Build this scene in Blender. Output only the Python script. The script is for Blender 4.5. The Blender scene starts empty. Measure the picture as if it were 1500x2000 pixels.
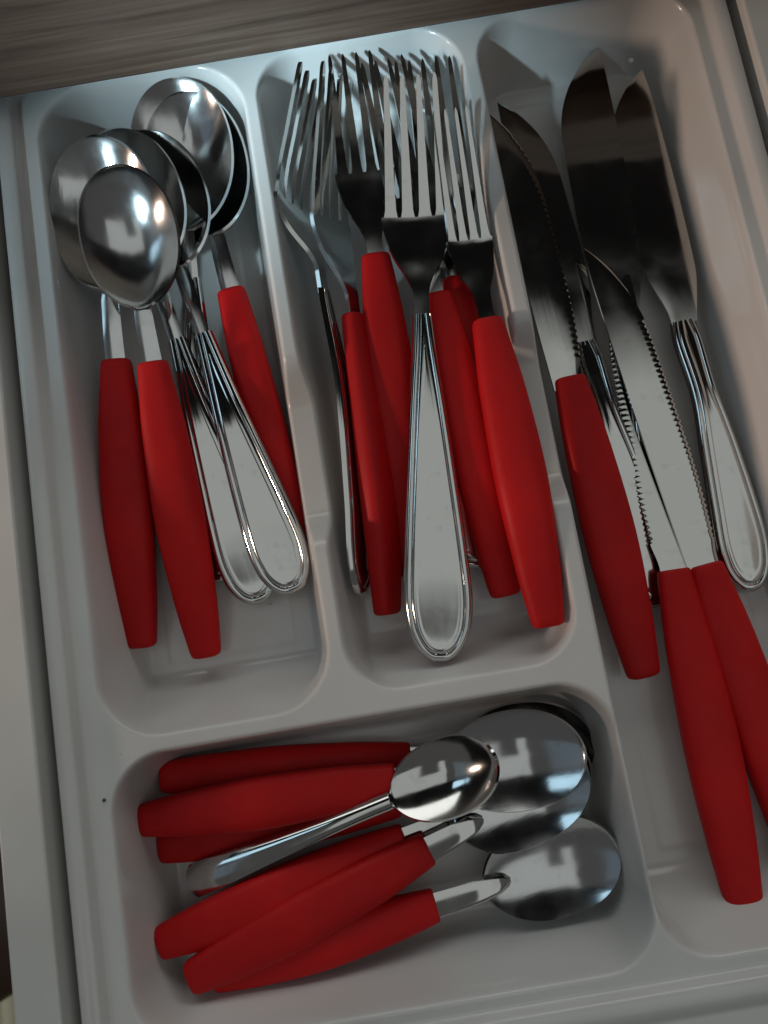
import bpy, math, random
import numpy as np
from mathutils import Vector, Matrix
random.seed(4); rng = np.random.default_rng(4)
MM = 0.001
R = math.radians

# ---------------------------------------------------------------- camera
S = bpy.context.scene
H = 250.0                      # mm, lens above the tray rim
def cam_basis(tilt, az, roll):
    t, a, r = R(tilt), R(az), R(roll)
    d = Vector((math.sin(a)*math.sin(t), math.cos(a)*math.sin(t), -math.cos(t)))
    right = d.cross(Vector((0, 1, 0))).normalized(); up = right.cross(d)
    return right*math.cos(r)+up*math.sin(r), -right*math.sin(r)+up*math.cos(r), d
CR, CU, CD = cam_basis(8.966, 0.801, -9.624)
cd = bpy.data.cameras.new('camera'); cam = bpy.data.objects.new('camera', cd)
S.collection.objects.link(cam); S.camera = cam
cam.matrix_world = Matrix(((CR.x, CU.x, -CD.x, 0), (CR.y, CU.y, -CD.y, 0), (CR.z, CU.z, -CD.z, H*MM), (0, 0, 0, 1)))
cd.sensor_fit = 'VERTICAL'; cd.sensor_height = 36; cd.sensor_width = 27; cd.lens = 27
cd.clip_start = 0.01; cd.clip_end = 20
cd.dof.use_dof = True; cd.dof.focus_distance = 0.262; cd.dof.aperture_fstop = 13
def P(u, v, z):
    """reading of the plan: photo point (u, v) at height z mm -> mm"""
    r = CD*1500 + CR*(u-750) - CU*(v-1000)
    s = (z-H)/r.z
    return Vector((r.x*s, r.y*s, z))

# ---------------------------------------------------------------- light
S.view_settings.view_transform = 'Standard'; S.view_settings.look = 'None'
S.view_settings.exposure = -0.12; S.view_settings.gamma = 1
CEIL, BACK, WIND = 0.42, 1.6, 0.11
W = bpy.data.worlds.new('World'); S.world = W; W.use_nodes = True
# the dim kitchen round the drawer, by direction: lighter ceiling in front, dark wall
# cupboards above the worktop, a paler wall beyond them, a cool window on the left
WN, WL = W.node_tree.nodes, W.node_tree.links
bg = WN['Background']; bg.inputs[1].default_value = 1.0
def wm(op, a, b=None, c=None):
    n = WN.new('ShaderNodeMath'); n.operation = op
    for i, v in enumerate((a, b, c)):
        if v is None: continue
        if isinstance(v, (int, float)): n.inputs[i].default_value = v
        else: WL.new(v, n.inputs[i])
    return n.outputs[0]
tcw = WN.new('ShaderNodeTexCoord'); sxyz = WN.new('ShaderNodeSeparateXYZ'); WL.new(tcw.outputs['Generated'], sxyz.inputs[0])
zc_ = wm('MAXIMUM', sxyz.outputs[2], 0.02)
nw = WN.new('ShaderNodeTexNoise'); nw.inputs['Scale'].default_value = 3.0; nw.inputs['Detail'].default_value = 3; WL.new(tcw.outputs['Generated'], nw.inputs['Vector'])
wob = wm('MULTIPLY_ADD', nw.outputs[0], 0.16, -0.08)
uu = wm('ADD', wm('DIVIDE', sxyz.outputs[0], zc_), wob); vv = wm('ADD', wm('DIVIDE', sxyz.outputs[1], zc_), wob)
def edge(x, a, soft):            # 0 below a, 1 above
    n = WN.new('ShaderNodeMapRange'); n.interpolation_type = 'SMOOTHSTEP'; WL.new(x, n.inputs[0])
    n.inputs[1].default_value = a-soft; n.inputs[2].default_value = a+soft; return n.outputs[0]
def span(x, a, b, soft): return wm('MULTIPLY', edge(x, a, soft), wm('SUBTRACT', 1.0, edge(x, b, soft)))
def wbox(u0, u1, v0, v1, s=.03): return wm('MULTIPLY', span(uu, u0, u1, s), span(vv, v0, v1, s))
acc = None
def add(mask, col, k):
    global acc
    m = WN.new('ShaderNodeMix'); m.data_type = 'RGBA'; m.blend_type = 'ADD'; m.inputs[0].default_value = 1
    g = WN.new('ShaderNodeVectorMath'); g.operation = 'SCALE'; g.inputs[0].default_value = (col[0]*k, col[1]*k, col[2]*k); WL.new(mask, g.inputs[3])
    if acc is None: m.inputs[6].default_value = (.006, .0055, .0055, 1)
    else: WL.new(acc, m.inputs[6])
    WL.new(g.outputs[0], m.inputs[7]); acc = m.outputs[2]
def minus(a, b): return wm('MULTIPLY', a, wm('SUBTRACT', 1.0, b))
person = wm('MULTIPLY', span(uu, -.28, .10, .05), span(vv, -.8, -.25, .05))
mull = wm('MAXIMUM', span(uu, -1.95, -1.80, .02), span(vv, .12, .22, .02))
add(minus(wbox(-.50, 1.0, -.75, .27, .045), person), (.95, 1., .96), CEIL)
add(wbox(-2.6, 2.6, -3.0, .26, .06), (1., .985, .98), .075)
add(wbox(-1.6, 3.2, 1.25, 3.8, .08), (.98, 1., .96), BACK)
add(minus(wbox(-3.2, -.95, -.7, .30, .03), mull), (.46, .76, 1.), WIND)
add(minus(wbox(-2.3, -.85, .38, .72, .02), mull), (.55, .82, 1.), 1.5)
WL.new(acc, bg.inputs[0])
def area(name, loc, target, sx, sy, power, col, spread=180):
    l = bpy.data.lights.new(name, 'AREA'); l.shape = 'RECTANGLE'; l.size = sx; l.size_y = sy
    l.energy = power; l.color = col; l.spread = R(spread)
    o = bpy.data.objects.new(name, l); S.collection.objects.link(o); o.location = loc
    o.rotation_euler = (Vector(target)-Vector(loc)).to_track_quat('-Z', 'Y').to_euler()
    return o
def spot(name, loc, target, power, col, size, blend, radius):
    l = bpy.data.lights.new(name, 'SPOT'); l.energy = power; l.color = col
    l.spot_size = R(size); l.spot_blend = blend; l.shadow_soft_size = radius
    o = bpy.data.objects.new(name, l); S.collection.objects.link(o); o.location = loc
    o.rotation_euler = (Vector(target)-Vector(loc)).to_track_quat('-Z', 'Y').to_euler()
    return o
spot('window_gap_light', (-0.80, -0.52, 0.79), (-0.006, 0.204, -0.003), 160, (0.62, 0.88, 1.0), 4.3, 0.3, 0.05)
# low warm lamp further left
spot('warm_lamp', (-1.35, -0.13, 0.44), (0.10, 0.105, -0.01), 38, (1.0, 0.74, 0.58), 10.2, 0.35, 0.065)

# ---------------------------------------------------------------- materials
def mat(name, col, rough=0.5, metal=0.0, **k):
    m = bpy.data.materials.new(name); m.use_nodes = True
    b = m.node_tree.nodes['Principled BSDF']
    b.inputs['Base Color'].default_value = (*col, 1); b.inputs['Roughness'].default_value = rough
    b.inputs['Metallic'].default_value = metal
    for a, v in k.items(): b.inputs[a.replace('_', ' ')].default_value = v
    return m, m.node_tree.nodes, m.node_tree.links, b
def noise(N, L, scale, detail=4, stretch=None, coord='Object'):
    tc = N.new('ShaderNodeTexCoord'); mp = N.new('ShaderNodeMapping'); n = N.new('ShaderNodeTexNoise')
    L.new(tc.outputs[coord], mp.inputs[0]); L.new(mp.outputs[0], n.inputs['Vector'])
    n.inputs['Scale'].default_value = scale; n.inputs['Detail'].default_value = detail
    if stretch: mp.inputs['Scale'].default_value = stretch
    return n
def ramp(N, L, src, stops):
    r = N.new('ShaderNodeValToRGB'); L.new(src, r.inputs[0])
    e = r.color_ramp.elements
    while len(e) < len(stops): e.new(0.5)
    for q, (p, c) in zip(e, stops): q.position = p; q.color = (*c, 1) if len(c) == 3 else c
    return r
def rrange(N, L, src, a, b, c, d):
    m = N.new('ShaderNodeMapRange'); L.new(src, m.inputs[0])
    for i, v in zip((1, 2, 3, 4), (a, b, c, d)): m.inputs[i].default_value = v
    return m
def bump(N, L, b, src, strength, dist):
    n = N.new('ShaderNodeBump'); n.inputs['Strength'].default_value = strength; n.inputs['Distance'].default_value = dist
    L.new(src, n.inputs['Height']); L.new(n.outputs[0], b.inputs['Normal'])

M_tray, N, L, b = mat('white_plastic', (0.6, 0.6, 0.58), 0.22)
n = noise(N, L, 9, 5); r = ramp(N, L, n.outputs[0], [(0.35, (0.56, 0.55, 0.535)), (0.65, (0.655, 0.65, 0.64))])
sp = noise(N, L, 420, 2); sr = ramp(N, L, sp.outputs[0], [(0.775, (1, 1, 1)), (0.80, (.45, .4, .35))])
mx = N.new('ShaderNodeMix'); mx.data_type = 'RGBA'; mx.blend_type = 'MULTIPLY'; mx.inputs[0].default_value = 1
L.new(r.outputs[0], mx.inputs[6]); L.new(sr.outputs[0], mx.inputs[7]); L.new(mx.outputs[2], b.inputs['Base Color'])
n2 = noise(N, L, 60, 6); L.new(rrange(N, L, n2.outputs[0], 0.35, .7, .12, .26).outputs[0], b.inputs['Roughness'])
n3 = noise(N, L, 35, 2); bump(N, L, b, n3.outputs[0], 0.15, 0.001)
b.inputs['Subsurface Weight'].default_value = 0.12; b.inputs['Subsurface Radius'].default_value = (.004, .003, .0025); b.inputs['Subsurface Scale'].default_value = 1

M_red, N, L, b = mat('red_plastic', (0.5, 0.006, 0.007), 0.55, Specular_IOR_Level=0.22)
n = noise(N, L, 40, 4); r = ramp(N, L, n.outputs[0], [(0.3, (0.42, 0.0045, 0.006)), (0.7, (0.55, 0.007, 0.008))])
oi = N.new('ShaderNodeObjectInfo'); hs = N.new('ShaderNodeHueSaturation'); L.new(r.outputs[0], hs.inputs['Color'])
L.new(rrange(N, L, oi.outputs['Random'], 0, 1, .86, 1.1).outputs[0], hs.inputs['Value'])
L.new(hs.outputs[0], b.inputs['Base Color'])
n2 = noise(N, L, 900, 3); bump(N, L, b, n2.outputs[0], 0.12, 0.0003)
n4 = noise(N, L, 120, 5); L.new(rrange(N, L, n4.outputs[0], .3, .7, .48, .62).outputs[0], b.inputs['Roughness'])

def steel(name, col, r0, r1, brush=0.04, smudge=70):
    m, N, L, b = mat(name, col, r0, 1.0)
    n = noise(N, L, smudge, 6); L.new(rrange(N, L, n.outputs[0], .42, .72, r0, r1).outputs[0], b.inputs['Roughness'])
    sm = noise(N, L, 190, 5); sr = ramp(N, L, sm.outputs[0], [(0.60, col), (0.70, tuple(c_*.92 for c_ in col))]); L.new(sr.outputs[0], b.inputs['Base Color'])
    q = noise(N, L, 500, 3, (0.06, 1, 1)); bump(N, L, b, q.outputs[0], brush, 0.0002)
    return m
M_steel = steel('polished_steel', (0.60, 0.60, 0.585), 0.07, 0.18)
M_bowl = steel('brushed_bowl_steel', (0.60, 0.61, 0.61), 0.12, 0.24, 0.12)
M_blade = steel('dull_blade_steel', (0.58, 0.575, 0.55), 0.06, 0.17, 0.06, 45)

M_wood, N, L, b = mat('laminate_wood', (0.2, 0.13, 0.09), 0.5)
n = noise(N, L, 150, 10, (0.06, 1.0, 2.2)); n.inputs['Distortion'].default_value = 0.5; n.inputs['Roughness'].default_value = 0.62; r = ramp(N, L, n.outputs[0], [(0.3, (0.062, 0.038, 0.027)), (0.5, (0.135, 0.088, 0.064)), (0.7, (0.20, 0.14, 0.105))])
L.new(r.outputs[0], b.inputs['Base Color']); bump(N, L, b, n.outputs[0], 0.2, 0.0005)
M_panel, N, L, b = mat('white_melamine', (0.62, 0.62, 0.60), 0.45)
n = noise(N, L, 25, 6); r = ramp(N, L, n.outputs[0], [(0.3, (0.56, 0.555, 0.53)), (0.7, (0.64, 0.64, 0.62))]); L.new(r.outputs[0], b.inputs['Base Color'])
M_crumb = mat('crumb_brown', (0.06, 0.045, 0.03), 0.8)[0]
M_flake_glint = mat('flake_and_glint', (0.75, 0.75, 0.72), 0.4)[0]
M_brown, N, L, b = mat('dark_brown_wood', (0.055, 0.026, 0.014), 0.4)
M_floor, N, L, b = mat('floor_tiles', (0.35, 0.28, 0.2), 0.5)
n = noise(N, L, 6, 6); r = ramp(N, L, n.outputs[0], [(0.3, (0.3, 0.22, 0.15)), (0.7, (0.45, 0.36, 0.27))]); L.new(r.outputs[0], b.inputs['Base Color'])
M_cream = mat('cream_fabric', (0.75, 0.7, 0.52), 0.8)[0]

# ---------------------------------------------------------------- helpers
def link(name, verts, faces, material, parent=None, smooth=True, solid=0, offset=0):
    me = bpy.data.meshes.new(name)
    me.from_pydata([(float(a)*MM, float(b_)*MM, float(c)*MM) for a, b_, c in verts], [], faces)
    me.materials.append(material)
    if smooth: me.polygons.foreach_set('use_smooth', [True]*len(me.polygons))
    me.update()
    o = bpy.data.objects.new(name, me); S.collection.objects.link(o)
    if parent: o.parent = parent
    if solid:
        s = o.modifiers.new('thickness', 'SOLIDIFY'); s.thickness = solid*MM; s.offset = offset
        s.use_rim = True; s.use_even_offset = False
        e = o.modifiers.new('edge', 'EDGE_SPLIT'); e.split_angle = R(50)
    return o
def tag(o, label, cat, group=None):
    o['label'] = label; o['category'] = cat
    if group: o['group'] = group
def crv(pts):
    """smooth curve through (t, value) points"""
    xs = np.array([p[0] for p in pts], float); ys = np.array([p[1] for p in pts], float)
    d = np.diff(ys)/np.diff(xs); m = np.zeros(len(xs)); m[0] = d[0]; m[-1] = d[-1]
    for i in range(1, len(xs)-1):
        m[i] = 0 if d[i-1]*d[i] <= 0 else 2*d[i-1]*d[i]/(d[i-1]+d[i])
    def f(t):
        t = np.clip(np.asarray(t, float), xs[0], xs[-1]); i = np.clip(np.searchsorted(xs, t)-1, 0, len(xs)-2)
        h = xs[i+1]-xs[i]; s = (t-xs[i])/h
        return (2*s**3-3*s**2+1)*ys[i]+(s**3-2*s**2+s)*h*m[i]+(-2*s**3+3*s**2)*ys[i+1]+(s**3-s**2)*h*m[i+1]
    return f
def grid(rows):
    nv = len(rows[0]); V = [p for r_ in rows for p in r_]; F = []
    for i in range(len(rows)-1):
        for j in range(nv-1):
            a = i*nv+j; F.append((a, a+1, a+nv+1, a+nv))
    return V, F
def root(name, A, B, roll):
    """Empty at the handle end A, local x towards the tip B, local z up"""
    x = (B-A).normalized(); y = Vector((0, 0, 1)).cross(x).normalized(); z = x.cross(y)
    m = Matrix((x, y, z)).transposed().to_4x4() @ Matrix.Rotation(R(roll), 4, 'X')
    m.translation = A*MM
    o = bpy.data.objects.new(name, None); S.collection.objects.link(o); o.empty_display_size = .01
    o.matrix_world = m
    return o, (B-A).length, x

def red_handle(par, Lh, wmax=17.5, tmax=10.5, wend=10.5, wneck=10.5, arch=2.0, zoff=0.0):
    w = crv([(0, wend), (.2, wend+.62*(wmax-wend)), (.48, wmax), (.75, wneck+.72*(wmax-wneck)), (1, wneck)])
    th = crv([(0, 7.6), (.45, tmax), (1, 7.4)])
    ts = [0, 0, .004, .012, .03]+[.03+.94*i/26 for i in range(1, 26)]+[.975, .99, .997, 1, 1]
    ins = [.0, .72, .90, .98, 1.]+[1.]*25+[1., .985, .94, .84, 0.]
    rows = []
    for t, k in zip(ts, ins):
        ww, tt = float(w(t))/2*k, float(th(t))/2*k; zc = arch*math.sin(math.pi*t)*1.0 + zoff
        row = []
        for j in range(29):
            a = 2*math.pi*j/28; c, s = math.cos(a), math.sin(a); e = 2/2.7
            row.append((t*Lh, math.copysign(abs(c)**e, c)*ww, zc+math.copysign(abs(s)**e, s)*tt))
        rows.append(row)
    V, F = grid(rows)
    # weld the seam
    nv = 29
    F = [tuple((q-(nv-1) if q % nv == nv-1 else q) for q in f) for f in F]
    return link('handle', V, F, M_red, par)

def strip(name, par, us, hw, zf, yc=lambda u: 0., nv=13, material=None, thick=1.0, relief=None):
    rows = []
    for u in us:
        h = float(hw(u)); row = []
        for j in range(nv):
            v = -1+2*j/(nv-1); v = math.copysign(abs(v)**.85, v)
            y = float(yc(u))+v*h
            row.append((u, y, float(zf(u, v, h))))
        rows.append(row)
    V, F = grid(rows)
    return link(name, V, F, material, par, solid=thick, offset=0)

def steel_handle(par, Lh, wmax=19.5, wneck=5.5, z1=0.0):
    """teardrop handle with a raised double border"""
    w = crv([(0, 0.2), (.006, wmax*.14), (.02, wmax*.245), (.05, wmax*.37), (.10, wmax*.465), (.17, wmax*.5), (.3, wmax*.46), (.5, wmax*.37), (.75, wmax*.25), (.92, wneck*.62), (1, wneck/2)])
    rel = crv([(0, -.55), (.5, .1), (1.1, .42), (1.7, .05), (2.1, -.28), (2.6, .12), (3.2, .2), (4.0, .02), (6, -.12), (11, -.3)])
    arch = crv([(0, 0), (.3, 2.6), (.6, 3.2), (1, z1)])
    n = 90; us = [Lh*(0.5-0.5*math.cos(math.pi*i/n*0.999))**1.3 for i in range(n+1)]
    us = sorted(set([max(.02, q) for q in us]+[Lh]))
    def zf(u, v, h):
        t = u/Lh; a = max(.01, (1-abs(v))*h); e = max(.01, u)
        return float(arch(t)) + float(rel(1/math.sqrt(1/a**2+1/e**2)))*1.25 + .9*(1-v*v)*min(1, h/6)
    return strip('handle', par, us, lambda u: w(u/Lh), zf, nv=57, material=M_steel, thick=1.6)

def bowl(par, x0, x1, xn, wid, depth, wn=6.0, z0=0.0, zn=0.0, ztip=2.0, wstem=None, material=None):
    """neck from xn (at the handle) to x0, bowl from x0 to the tip x1, in one surface"""
    Lb = x1-x0; wstem = wstem or wn
    def hw(u):
        if u <= x0-4: 
            t = (u-xn)/max(.1, x0-4-xn); return (wstem*(1-t)+wn*t)/2
        t = (u-x0)/Lb
        a = wid/2*max(0, 1-abs(2*max(0, min(1, (t if t > 0 else 0)))-1.0)**2.25)**.5 if t > 0 else 0
        # egg outline, widest a little beyond the middle
        if t > 0:
            tt = t**1.08; a = wid/2*max(0, 1-abs(2*tt-1)**2.2)**.5
        s = min(1, max(0, (u-(x0-4))/16)); s = s*s*(3-2*s)
        return max(a, (wn/2)*(1-s)) if a < wn/2 or s < 1 else a
    zn_ = crv([(xn, zn), (xn+(x0-xn)*.5, zn+.5), (x0, z0), (x0+Lb*.5, z0-.5), (x1, z0+ztip)])
    def zf(u, v, h):
        t = max(0, min(1, (u-x0)/Lb)); base = float(zn_(u))
        d = math.sin(math.pi*min(1, max(0, t)))**.8*depth if 0 < t < 1 else 0
        return base - d*(1-v*v) + (.5*(1-v*v) if t <= 0 else 0)
    us = list(np.linspace(xn, x0-4, 10, endpoint=False))+list(np.linspace(x0-4, x0+Lb*.2, 20, endpoint=False))
    us += [x0+Lb*min(.9999, .2+.8*math.sin(math.pi/2*i/60)) for i in range(61)]
    return strip('bowl', par, us, hw, zf, nv=31, material=material or M_bowl, thick=1.1)

def fork_head(par, xn, L, wid, ntine=4, tl=.55, wn=5.5, zn=0., dip=-2., ztip=-1.8, gap=.32):
    """neck + plate as one part, each tine its own part; xn = where the handle ends"""
    Lf = L-xn; xb = L-tl*Lf
    w = crv([(xn, wn/2), (xn+Lf*.10, wn*.5), (xn+Lf*.18, wid*.19), (xn+Lf*.27, wid*.345), (xn+Lf*.35, wid*.44), (xb, wid*.495), (L, wid*.47)])
    zc = crv([(xn, zn), (xn+Lf*.12, zn-.3), (xn+Lf*.32, dip*.8), (xn+Lf*.42, dip), (xb+(L-xb)*.15, dip+(ztip-dip)*.11), (xb+(L-xb)*.5, dip+(ztip-dip)*.47), (L, ztip)])
    def zy(u, y): return float(zc(u)) + 0.9*(y/(wid/2))**2
    rows = []
    for u in np.linspace(xn, xb, 30):
        h = float(w(u)); rows.append([(u, v*h, zy(u, v*h)-(.0)) for v in np.linspace(-1, 1, 21)])
    V, F = grid(rows); link('head', V, F, M_steel, par, solid=1.5)
    pitch = wid*.97/ntine
    for k in range(ntine):
        c = (k-(ntine-1)/2)*pitch; hb = pitch*(1-gap)/2
        rows = []
        us = list(np.linspace(xb-1.2, xb+1.5, 5))+list(np.linspace(xb+2.5, L-4, 14))+[L-2.5, L-1.2, L-.4, L]
        for u in us:
            t = max(0, (u-xb)/(L-xb)); hh = hb*(1-.62*t**.85)
            if u < xb+2: hh = hb+(pitch/2-hb)*(1-min(1, max(0, (u-xb+1.2)/3.2))**.6)*.9
            hh *= (1-max(0, (u-(L-2.5))/2.5)**2*.8)
            cc = c*(1-.07*t)
            rows.append([(u, cc+v*hh, zy(u, cc+v*hh)+.02) for v in np.linspace(-1, 1, 7)])
        V, F = grid(rows); link('tine', V, F, M_steel, par, solid=1.45)

def blade(par, xn, L, wid, side, serr=None, z=0., wn=None, thick=1.1, curve=.36, pitch=2.1, amp=1.0, tipy=.45):
    """spine on one side, cutting edge on the other; side=+1 puts the edge at +y"""
    wn = wn or wid*.8; Lb = L-xn
    us = np.linspace(xn, L, 230)
    rows = []
    sp = crv([(0, -wid*.42 if serr else -max(wn*.5, wid*.24)), (.22, -wid*.46), (.6, -wid*.5), (.88, -wid*.49), (1, -wid*tipy)])
    ed = crv([(0, wn-wid*.5 if serr else wn*.5), (.04, wn-wid*.5 if serr else wn*.53), (.13 if serr else .2, wid*.42), (.35, wid*.5), (1, wid*.46)])
    for u in us:
        t = (u-xn)/Lb; a = float(sp(t)); e = float(ed(t))
        if t > 1-curve: e = a+(e-a)*max(0.01, 1-((t-1+curve)/curve)**2.3)**.8
        e0 = e
        if serr and serr[0] < t < serr[1]:
            ph = (u/pitch) % 1; e -= amp*(1-abs(2*ph-1)**1.6)
        row = []
        for v in (0, .06, .25, .5, .62, .78, .89, 1):
            y = a+((e if v > .9 else e0)-a)*v; zz = z-.25*(max(0, v-.6)/.4)**1.5*1.2-(.35 if serr and v > .95 else 0)
            row.append((u, side*y, zz))
        rows.append(row)
    V, F = grid(rows)
    if side < 0: F = [f[::-1] for f in F]
    return link('blade', V, F, M_blade, par, solid=thick)

def place(name, A, J, B, roll, label, cat, group):
    A = (A[0], A[1], A[2]*.72); B = (B[0], B[1], B[2]*.72)
    a = P(*A); b_ = P(*B); o, L_, x = root(name, a, b_, roll)
    zj = A[2]+(B[2]-A[2])*.55
    j = P(J[0], J[1], zj); Lh = (j-a).dot(x)
    tag(o, label, cat, group)
    return o, L_, Lh

# ---------------------------------------------------------------- cutlery tray
def rr(x, y, x0, x1, y0, y1, r):
    cx, cy = (x0+x1)/2, (y0+y1)/2
    qx = np.abs(x-cx)-(x1-x0)/2+r; qy = np.abs(y-cy)-(y1-y0)/2+r
    return np.hypot(np.maximum(qx, 0), np.maximum(qy, 0))+np.minimum(np.maximum(qx, qy), 0)-r
def smin(a, b_, k):
    h = np.clip(.5+.5*(b_-a)/k, 0, 1); return b_*(1-h)+a*h-k*h*(1-h)
def smax(a, b_, k): return -smin(-a, -b_, k)
def sstep(a, b_, x):
    t = np.clip((x-a)/(b_-a), 0, 1); return t*t*(3-2*t)
DEPTH = 34.0
TX0, TX1, TY0, TY1 = -115.2, 153.6, -150., 226.
def tray_z(x, y):
    z = np.zeros_like(x)
    # outer flange, one small step above the ledge
    s = rr(x, y, TX0+8.8, TX1-8.0, -115.0, TY1-8, 14)
    z = 2.6*sstep(-.8, 1.6, s) + 1.3*np.sin(np.clip(s/9, 0, 1)*math.pi)
    for (x0, x1, y0, y1, r) in ((-99.3, -25., -18.8, 213, 20), (-19., 55.2, -17.0, 213, 17), (62., 139.5, -110, 213, 17), (-98.8, 61., -110, -24.6, 18)):
        t = -rr(x, y, x0, x1, y0, y1, r)
        wall = smax(-6.2*(t+.2), (-2.4 if y1 > 0 else -3.4)*(y-y0+.4), 6)      # the front wall of each compartment slopes more gently
        floor = -DEPTH + .5*sstep(13, 14.5, t)*sstep(20, 23, y-y0)
        z = smin(z, smax(wall, floor, 12), 5)
    # finger dips in the two long dividers
    win = sstep(28, 46, y)*(1-sstep(82, 104, y))
    msk = win*(sstep(-60, -40, x)*(1-sstep(95, 110, x)))
    z = np.where(msk > 0, smin(z, 3-15.5*msk, 4), z)
    o = rr(x, y, TX0, TX1, TY0, TY1, 14)
    z = z-9*sstep(-2.2, .2, o)**2
    return z
nx, ny = 430, 600
gx = np.linspace(TX0, TX1, nx); gy = np.linspace(TY0, TY1, ny)
X, Y = np.meshgrid(gx, gy); Z = tray_z(X, Y)
co = np.stack([X, Y, Z], -1).reshape(-1, 3)*MM
ii = np.arange(nx*ny).reshape(ny, nx)
fa = np.stack([ii[:-1, :-1], ii[:-1, 1:], ii[1:, 1:], ii[1:, :-1]], -1).reshape(-1, 4)
me = bpy.data.meshes.new('cutlery_tray'); me.vertices.add(len(co)); me.vertices.foreach_set('co', co.ravel())
me.loops.add(fa.size); me.loops.foreach_set('vertex_index', fa.ravel().astype(np.int32))
me.polygons.add(len(fa)); me.polygons.foreach_set('loop_start', np.arange(0, fa.size, 4, dtype=np.int32))
me.polygons.foreach_set('use_smooth', np.ones(len(fa), bool)); me.update(calc_edges=True); me.validate()
me.materials.append(M_tray)
tray = bpy.data.objects.new('cutlery_tray', me); S.collection.objects.link(tray)
tag(tray, 'white plastic cutlery tray with four compartments inside the open drawer', 'tray')

# ---------------------------------------------------------------- drawer, worktop, floor
def box(name, x0, x1, y0, y1, z0, z1, material, parent=None, bev=.8):
    V = [(x, y, z) for x in (x0, x1) for y in (y0, y1) for z in (z0, z1)]
    F = [(0, 1, 3, 2), (4, 6, 7, 5), (0, 4, 5, 1), (2, 3, 7, 6), (0, 2, 6, 4), (1, 5, 7, 3)]
    o = link(name, V, F, material, parent, smooth=False)
    if bev:
        m = o.modifiers.new('bevel', 'BEVEL'); m.width = bev*MM; m.segments = 2
    return o
dr = bpy.data.objects.new('drawer', None); S.collection.objects.link(dr); dr.location = (0, 0, -.062)
tag(dr, 'open white drawer holding the cutlery tray', 'drawer')
def dpart(*a, **k):
    o = box(*a, **k, parent=dr); o.location = (0, 0, .062); return o
dpart('side_panel', -131, -117.2, -165, 240, -65, 8, M_panel)
dpart('side_panel', 156.2, 171, -165, 240, -75, 6, M_panel)
dpart('back_panel', -116.9, 155.9, 230, 240, -75, 4, M_panel)
dpart('front_panel', -150, 190, -184, -165.4, -95, 14, M_panel)
dpart('bottom_panel', -116.9, 155.9, -165, 229.6, -58, -52, M_panel)
wt = box('worktop', -900, 1100, 201, 800, 14, 54, M_wood, bev=1.5)
tag(wt, 'brown wood grain worktop overhanging the back of the drawer', 'worktop')
fl = box('floor', -3000, 3000, -3000, 3000, -760, -740, M_floor, bev=0); fl['kind'] = 'structure'

# brown stool and cream ribbed mat seen past the drawer's left side
def lathe(name, prof, material, parent=None, n=40):
    rows = [[(r_*math.cos(2*math.pi*j/n), r_*math.sin(2*math.pi*j/n), z_) for j in range(n+1)] for r_, z_ in prof]
    V, F = grid(rows); return link(name, V, F, material, parent)
c = P(-72, 1780, -420)
st = bpy.data.objects.new('stool', None); S.collection.objects.link(st); st.location = (c.x*MM, c.y*MM, -.74)
tag(st, 'dark brown round stool below the left edge of the drawer', 'stool')
q = lathe('seat', [(0, 300), (60, 300), (66, 306), (78, 320), (72, 328), (0, 330)][::1], M_brown, st)
for k in range(4):
    a = math.pi/4+k*math.pi/2
    g = lathe('leg', [(0, 0), (12, 0), (15, 300), (0, 300)], M_brown, st, 14); g.location = (.05*math.cos(a), .05*math.sin(a), 0)

mt = bpy.data.objects.new('floor_mat', None); S.collection.objects.link(mt)
c = P(10, 1990, -730); mt.location = (c.x*MM, c.y*MM, -.739)
tag(mt, 'cream ribbed mat on the floor below the bottom left corner', 'mat')
for k in range(-8, 9):
    V = []; n_ = 10; rows = []
    for t in (-150, 150):
        rows.append([(k*16+8*math.cos(math.pi*j/n_), t, 8*math.sin(math.pi*j/n_)) for j in range(n_+1)])
    V, F = grid(rows); link('rib', V, F, M_cream, mt)

# ---------------------------------------------------------------- spoons, left compartment
G1 = 'large spoons in the left compartment'
def red_spoon(A, J, B, roll, label, blen, wid, depth=8.5, group=G1, wmax=17.5, stem=6.0, cat='spoon', arch=2.0, ztip=3., wneck=10.5, dz=0, tongue=0):
    o, L_, Lh = place('red_spoon', A, J, B, roll, label, cat, group)
    red_handle(o, Lh, wmax=wmax, arch=arch, wneck=wneck)
    if tongue:
        hw = crv([(0, 4.0), (.6, 3.3), (.85, 2.6), (.97, 1.4), (1, .3)]); x0_ = Lh-5; n_ = L_-blen+tongue-x0_
        arc = crv([(0, .9), (.6, 1.1), (.8, .6), (1, -1.6)])
        strip('stem', o, list(x0_+n_*np.linspace(0, 1, 36)), lambda u: hw((u-x0_)/n_), lambda u, v, h: dz+float(arc((u-x0_)/n_))-.35*abs(v)**3, nv=11, material=M_steel, thick=1.2)
    bowl(o, L_-blen, L_, Lh-6, wid, depth, wn=stem, z0=dz, zn=0, ztip=ztip, wstem=stem+1.0)
    return o
def steel_spoon(A, B, roll, label, blen, wid, hl, depth=8.5, group=G1, wmax=19.5):
    o, L_, Lh = place('steel_spoon', A, A, B, roll, label, 'spoon', group)
    Lh = hl*L_
    steel_handle(o, Lh, wmax=wmax)
    bowl(o, L_-blen, L_, Lh-1.5, wid, depth, wn=5.0, z0=0, zn=0.2, ztip=3.)
    return o
steel_spoon((424, 1135, -40), (342, 160, -8), 0, 'steel spoon whose bowl lies under the others at the back of the left compartment', 56, 38, .6)
red_spoon((590, 1095, -37), (450, 568, 0), (352, 190, -12), -4, 'red handled spoon leaning against the right side of the left compartment', 54, 37, wmax=14.5)
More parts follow.
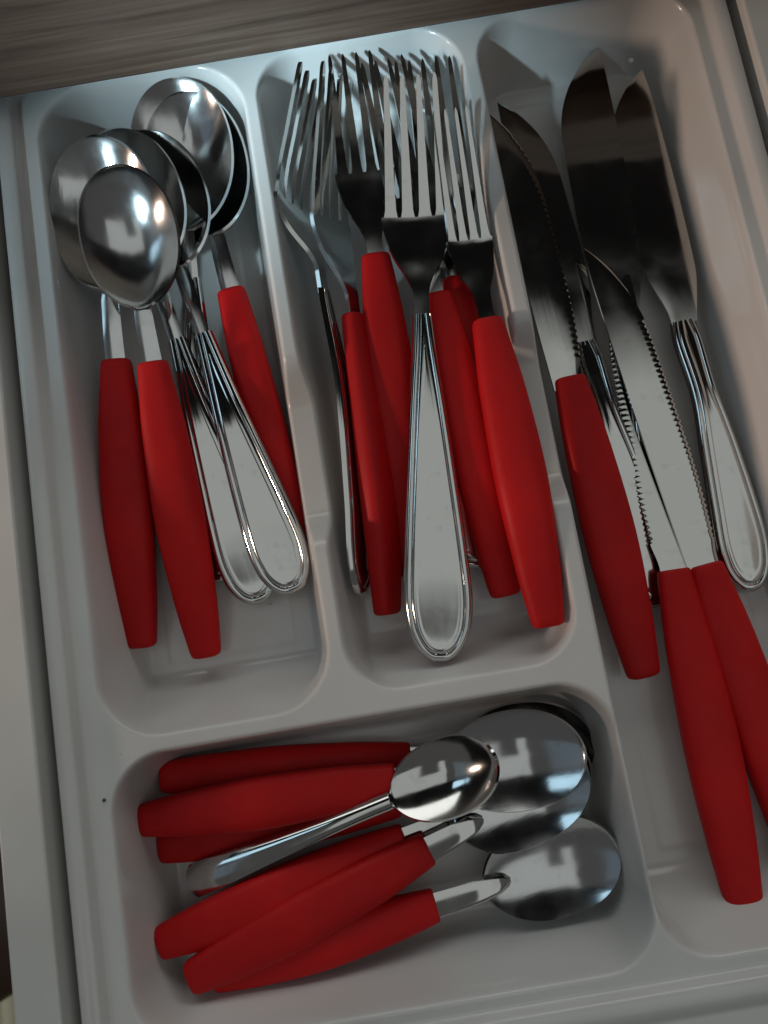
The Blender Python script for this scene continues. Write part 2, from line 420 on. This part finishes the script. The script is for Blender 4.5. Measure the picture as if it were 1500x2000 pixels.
steel_spoon((508, 1176, -31), (218, 262, -9), 0, 'steel spoon with teardrop handle just right of the two red spoon handles', 54, 37, .55)
steel_spoon((573, 1156, -25), (262, 268, -14), -3, 'steel spoon with teardrop handle nearest the divider in the left compartment', 54, 38, .55)
red_spoon((277, 1264, -35), (247, 702, 0), (188, 273, 2), 0, 'leftmost red handled spoon in the left compartment', 55, 38)
red_spoon((404, 1282, -37), (298, 710, 0), (228, 330, 12), 3, 'red handled spoon lying on top of the pile in the left compartment', 48, 33.5)

# ---------------------------------------------------------------- forks, middle compartment
G2 = 'forks in the middle compartment'
def red_fork(A, J, B, roll, label, wid=23, wmax=17.5, arch=2.5, **k):
    o, L_, Lh = place('red_fork', A, J, B, roll, label, 'fork', G2)
    red_handle(o, Lh, wmax=wmax, arch=arch); fork_head(o, Lh-5, L_, wid, **k); return o
def steel_fork(A, B, roll, label, wid=24, hl=.58, wmax=19.5, **k):
    o, L_, Lh = place('steel_fork', A, A, B, roll, label, 'fork', G2)
    steel_handle(o, L_*hl, wmax=wmax, z1=2.6 if k.get('zn') else 0); fork_head(o, L_*hl-1.5, L_, wid, **k); return o
steel_fork((930, 1108, -40), (812, 112, -2), 0, 'steel fork buried at the bottom with its handle tip beside the big steel fork', 22)
red_fork((965, 1110, -33), (875, 545, 0), (838, 112, 0), 0, 'red handled fork buried deepest between the steel fork and the right divider', 22)
red_fork((815, 1130, -33), (742, 500, 0), (682, 100, 0), 0, 'red handled fork partly hidden left of the big steel fork', 22)
red_fork((757, 1200, -28), (697, 615, 0), (640, 148, -4), 52, 'slim looking red handled fork turned on its side at the left of the forks', 21, wmax=16, dip=-7, ztip=4)
steel_fork((706, 1160, -26), (580, 158, -4), 66, 'dark steel fork turned on its side against the left divider', 24, wmax=17, dip=-9, ztip=6)
red_fork((988, 1164, -22), (850, 575, 0), (745, 112, 2), 0, 'red handled fork second from the right, under the brightest red handle', 22, wmax=16.5)
red_fork((1072, 1224, -7), (926, 630, 0), (873, 238, 5), 4, 'bright red handled fork against the right divider of the middle compartment', 16.5, wmax=17.5, dip=-3, ztip=7)
steel_fork((862, 1290, -13), (800, 180, 2), 0, 'large steel fork lying on top of all the other forks', 25, .585, wmax=21.5, ztip=9, dip=-1, zn=2.6)

# ---------------------------------------------------------------- knives, right compartment
G3 = 'knives in the right compartment'
def red_knife(A, J, B, roll, label, wid, side, serr, wmax=18.5, **k):
    o, L_, Lh = place('red_knife', A, J, B, roll, label, 'knife', G3)
    red_handle(o, Lh, wmax=wmax, arch=1.0, wneck=11.5, wend=11.5); blade(o, Lh-4, L_, wid, side, serr, **k); return o
def steel_knife(A, B, roll, label, wid, side, hl=.5, wmax=18, **k):
    o, L_, Lh = place('steel_knife', A, A, B, roll, label, 'knife', G3)
    steel_handle(o, L_*hl, wmax=wmax, wneck=8); blade(o, L_*hl-1, L_, wid, side, None, z=.6, wn=8.5, **k); return o
steel_knife((1284, 1182, -41), (1008, 196, -30), 0, 'steel knife lying mostly under the leftmost red handled knife', 17, -1)
steel_knife((1470, 1152, -41), (1207, 150, -33), 0, 'rightmost steel knife with wide rounded handle resting against the drawer side', 21, 1)
steel_knife((1330, 1165, -41), (1118, 104, -30), 0, 'longest steel knife with its dark blade pointing furthest back', 22, 1)
red_knife((1456, 1780, -28), (1320, 1112, 0), (1192, 530, -34), 0, 'red handled knife reaching nearest to the front of the right compartment', 14.5, 1, (.12, .9))
red_knife((1258, 1322, -33), (1110, 737, 0), (980, 212, -12), 8, 'leftmost red handled knife with serrated blade along the divider', 16, -1, (.1, .9), pitch=2.4, amp=.6)
red_knife((1570, 1690, -34), (1385, 1100, 0), (1174, 478, -25), 0, 'red handled knife running out of the right edge of the photo', 15.5, -1, (.1, .75))

# ---------------------------------------------------------------- teaspoons, front compartment
G4 = 'teaspoons in the front compartment'
def tea(A, J, B, roll, label, blen=47, wid=31.5, depth=5., **k):
    o = red_spoon(A, J, B, roll, label, blen, wid, depth, group=G4, stem=7.0, tongue=9, **k)
    return o
tea((315, 1518, -38), (800, 1448, 0), (1158, 1452, -36), 0, 'red handled teaspoon furthest back in the front compartment', wmax=15.5)
tea((312, 1655, -38), (775, 1540, 0), (1150, 1492, -33), 0, 'red handled teaspoon just behind the small all steel teaspoon', wmax=15.5)
tea((415, 1905, -28), (845, 1742, 0), (1204, 1655, -29), 0, 'red handled teaspoon nearest the front with its bowl apart from the others', wmax=16, blen=46, wid=32)
tea((310, 1843, -27), (782, 1612, 0), (1120, 1500, -28), 0, 'red handled teaspoon just in front of the small all steel teaspoon', wmax=17)
tea((370, 1912, -24), (832, 1645, 0), (1140, 1492, -20), 0, 'red handled teaspoon lying across the front two handles of the pile', wmax=17)
tea((274, 1602, -25), (767, 1478, 0), (1140, 1465, -11), 0, 'red handled teaspoon lying on top at the back of the front compartment', wmax=17)
o, L_, Lh = place('small_teaspoon', (366, 1726, -30), (750, 1580, 0), (970, 1478, 0), -10, 'small all steel teaspoon with a square ended handle on top of the red ones', 'teaspoon', None)
hw_ = crv([(0, 3.6), (.008, 4.6), (.03, 5.1), (.1, 5.0), (.5, 3.3), (.9, 2.2), (1, 2.2)])
Lh2 = L_-37
arch_ = crv([(0, -2.4), (.15, .3), (.3, 1.2), (.7, 1.4), (1, 0)])
strip('handle', o, list(np.linspace(0, Lh2, 40)), lambda u: hw_(u/Lh2), lambda u, v, h: float(arch_(u/Lh2))+1.3*(1-v*v), nv=13, material=M_steel, thick=1.3)
bowl(o, L_-37, L_, Lh2-1, 24, 5.0, wn=4.4, z0=0, zn=0, material=M_steel)

# ---------------------------------------------------------------- crumbs, and one painted glint
def crumb(u, v, z, r_, m, label, cat='crumb'):
    p = P(u, v, z); V = []; n_ = 7; rows = []
    for i in range(6):
        a = math.pi*i/5
        rows.append([(r_*math.sin(a)*math.cos(2*math.pi*j/n_)*(1+.3*random.random()), r_*math.sin(a)*math.sin(2*math.pi*j/n_), r_*.6*math.cos(a)) for j in range(n_+1)])
    V, F = grid(rows); o = link('crumb', V, F, m); o.location = p*MM; tag(o, label, cat)
crumb(203, 1563, .4, .55, M_crumb, 'black speck on the left rim of the tray')
crumb(1087, 1807, -42.6, .8, M_crumb, 'largest brown crumb near the front of the front compartment')
crumb(982, 1812, -42.8, .6, M_crumb, 'brown crumb left of the largest one in the front compartment')
crumb(918, 1797, -42.8, .45, M_crumb, 'tiny crumb nearest the red handles in the front compartment')
crumb(1232, 118, -20, 1.0, M_flake_glint, 'pale flake at the back of the right compartment')
crumb(1003, 574, -1, .5, M_flake_glint, 'small highlight, made as a pale speck, on the divider between forks and knives')  # solid pale speck standing in for a highlight on the divider top
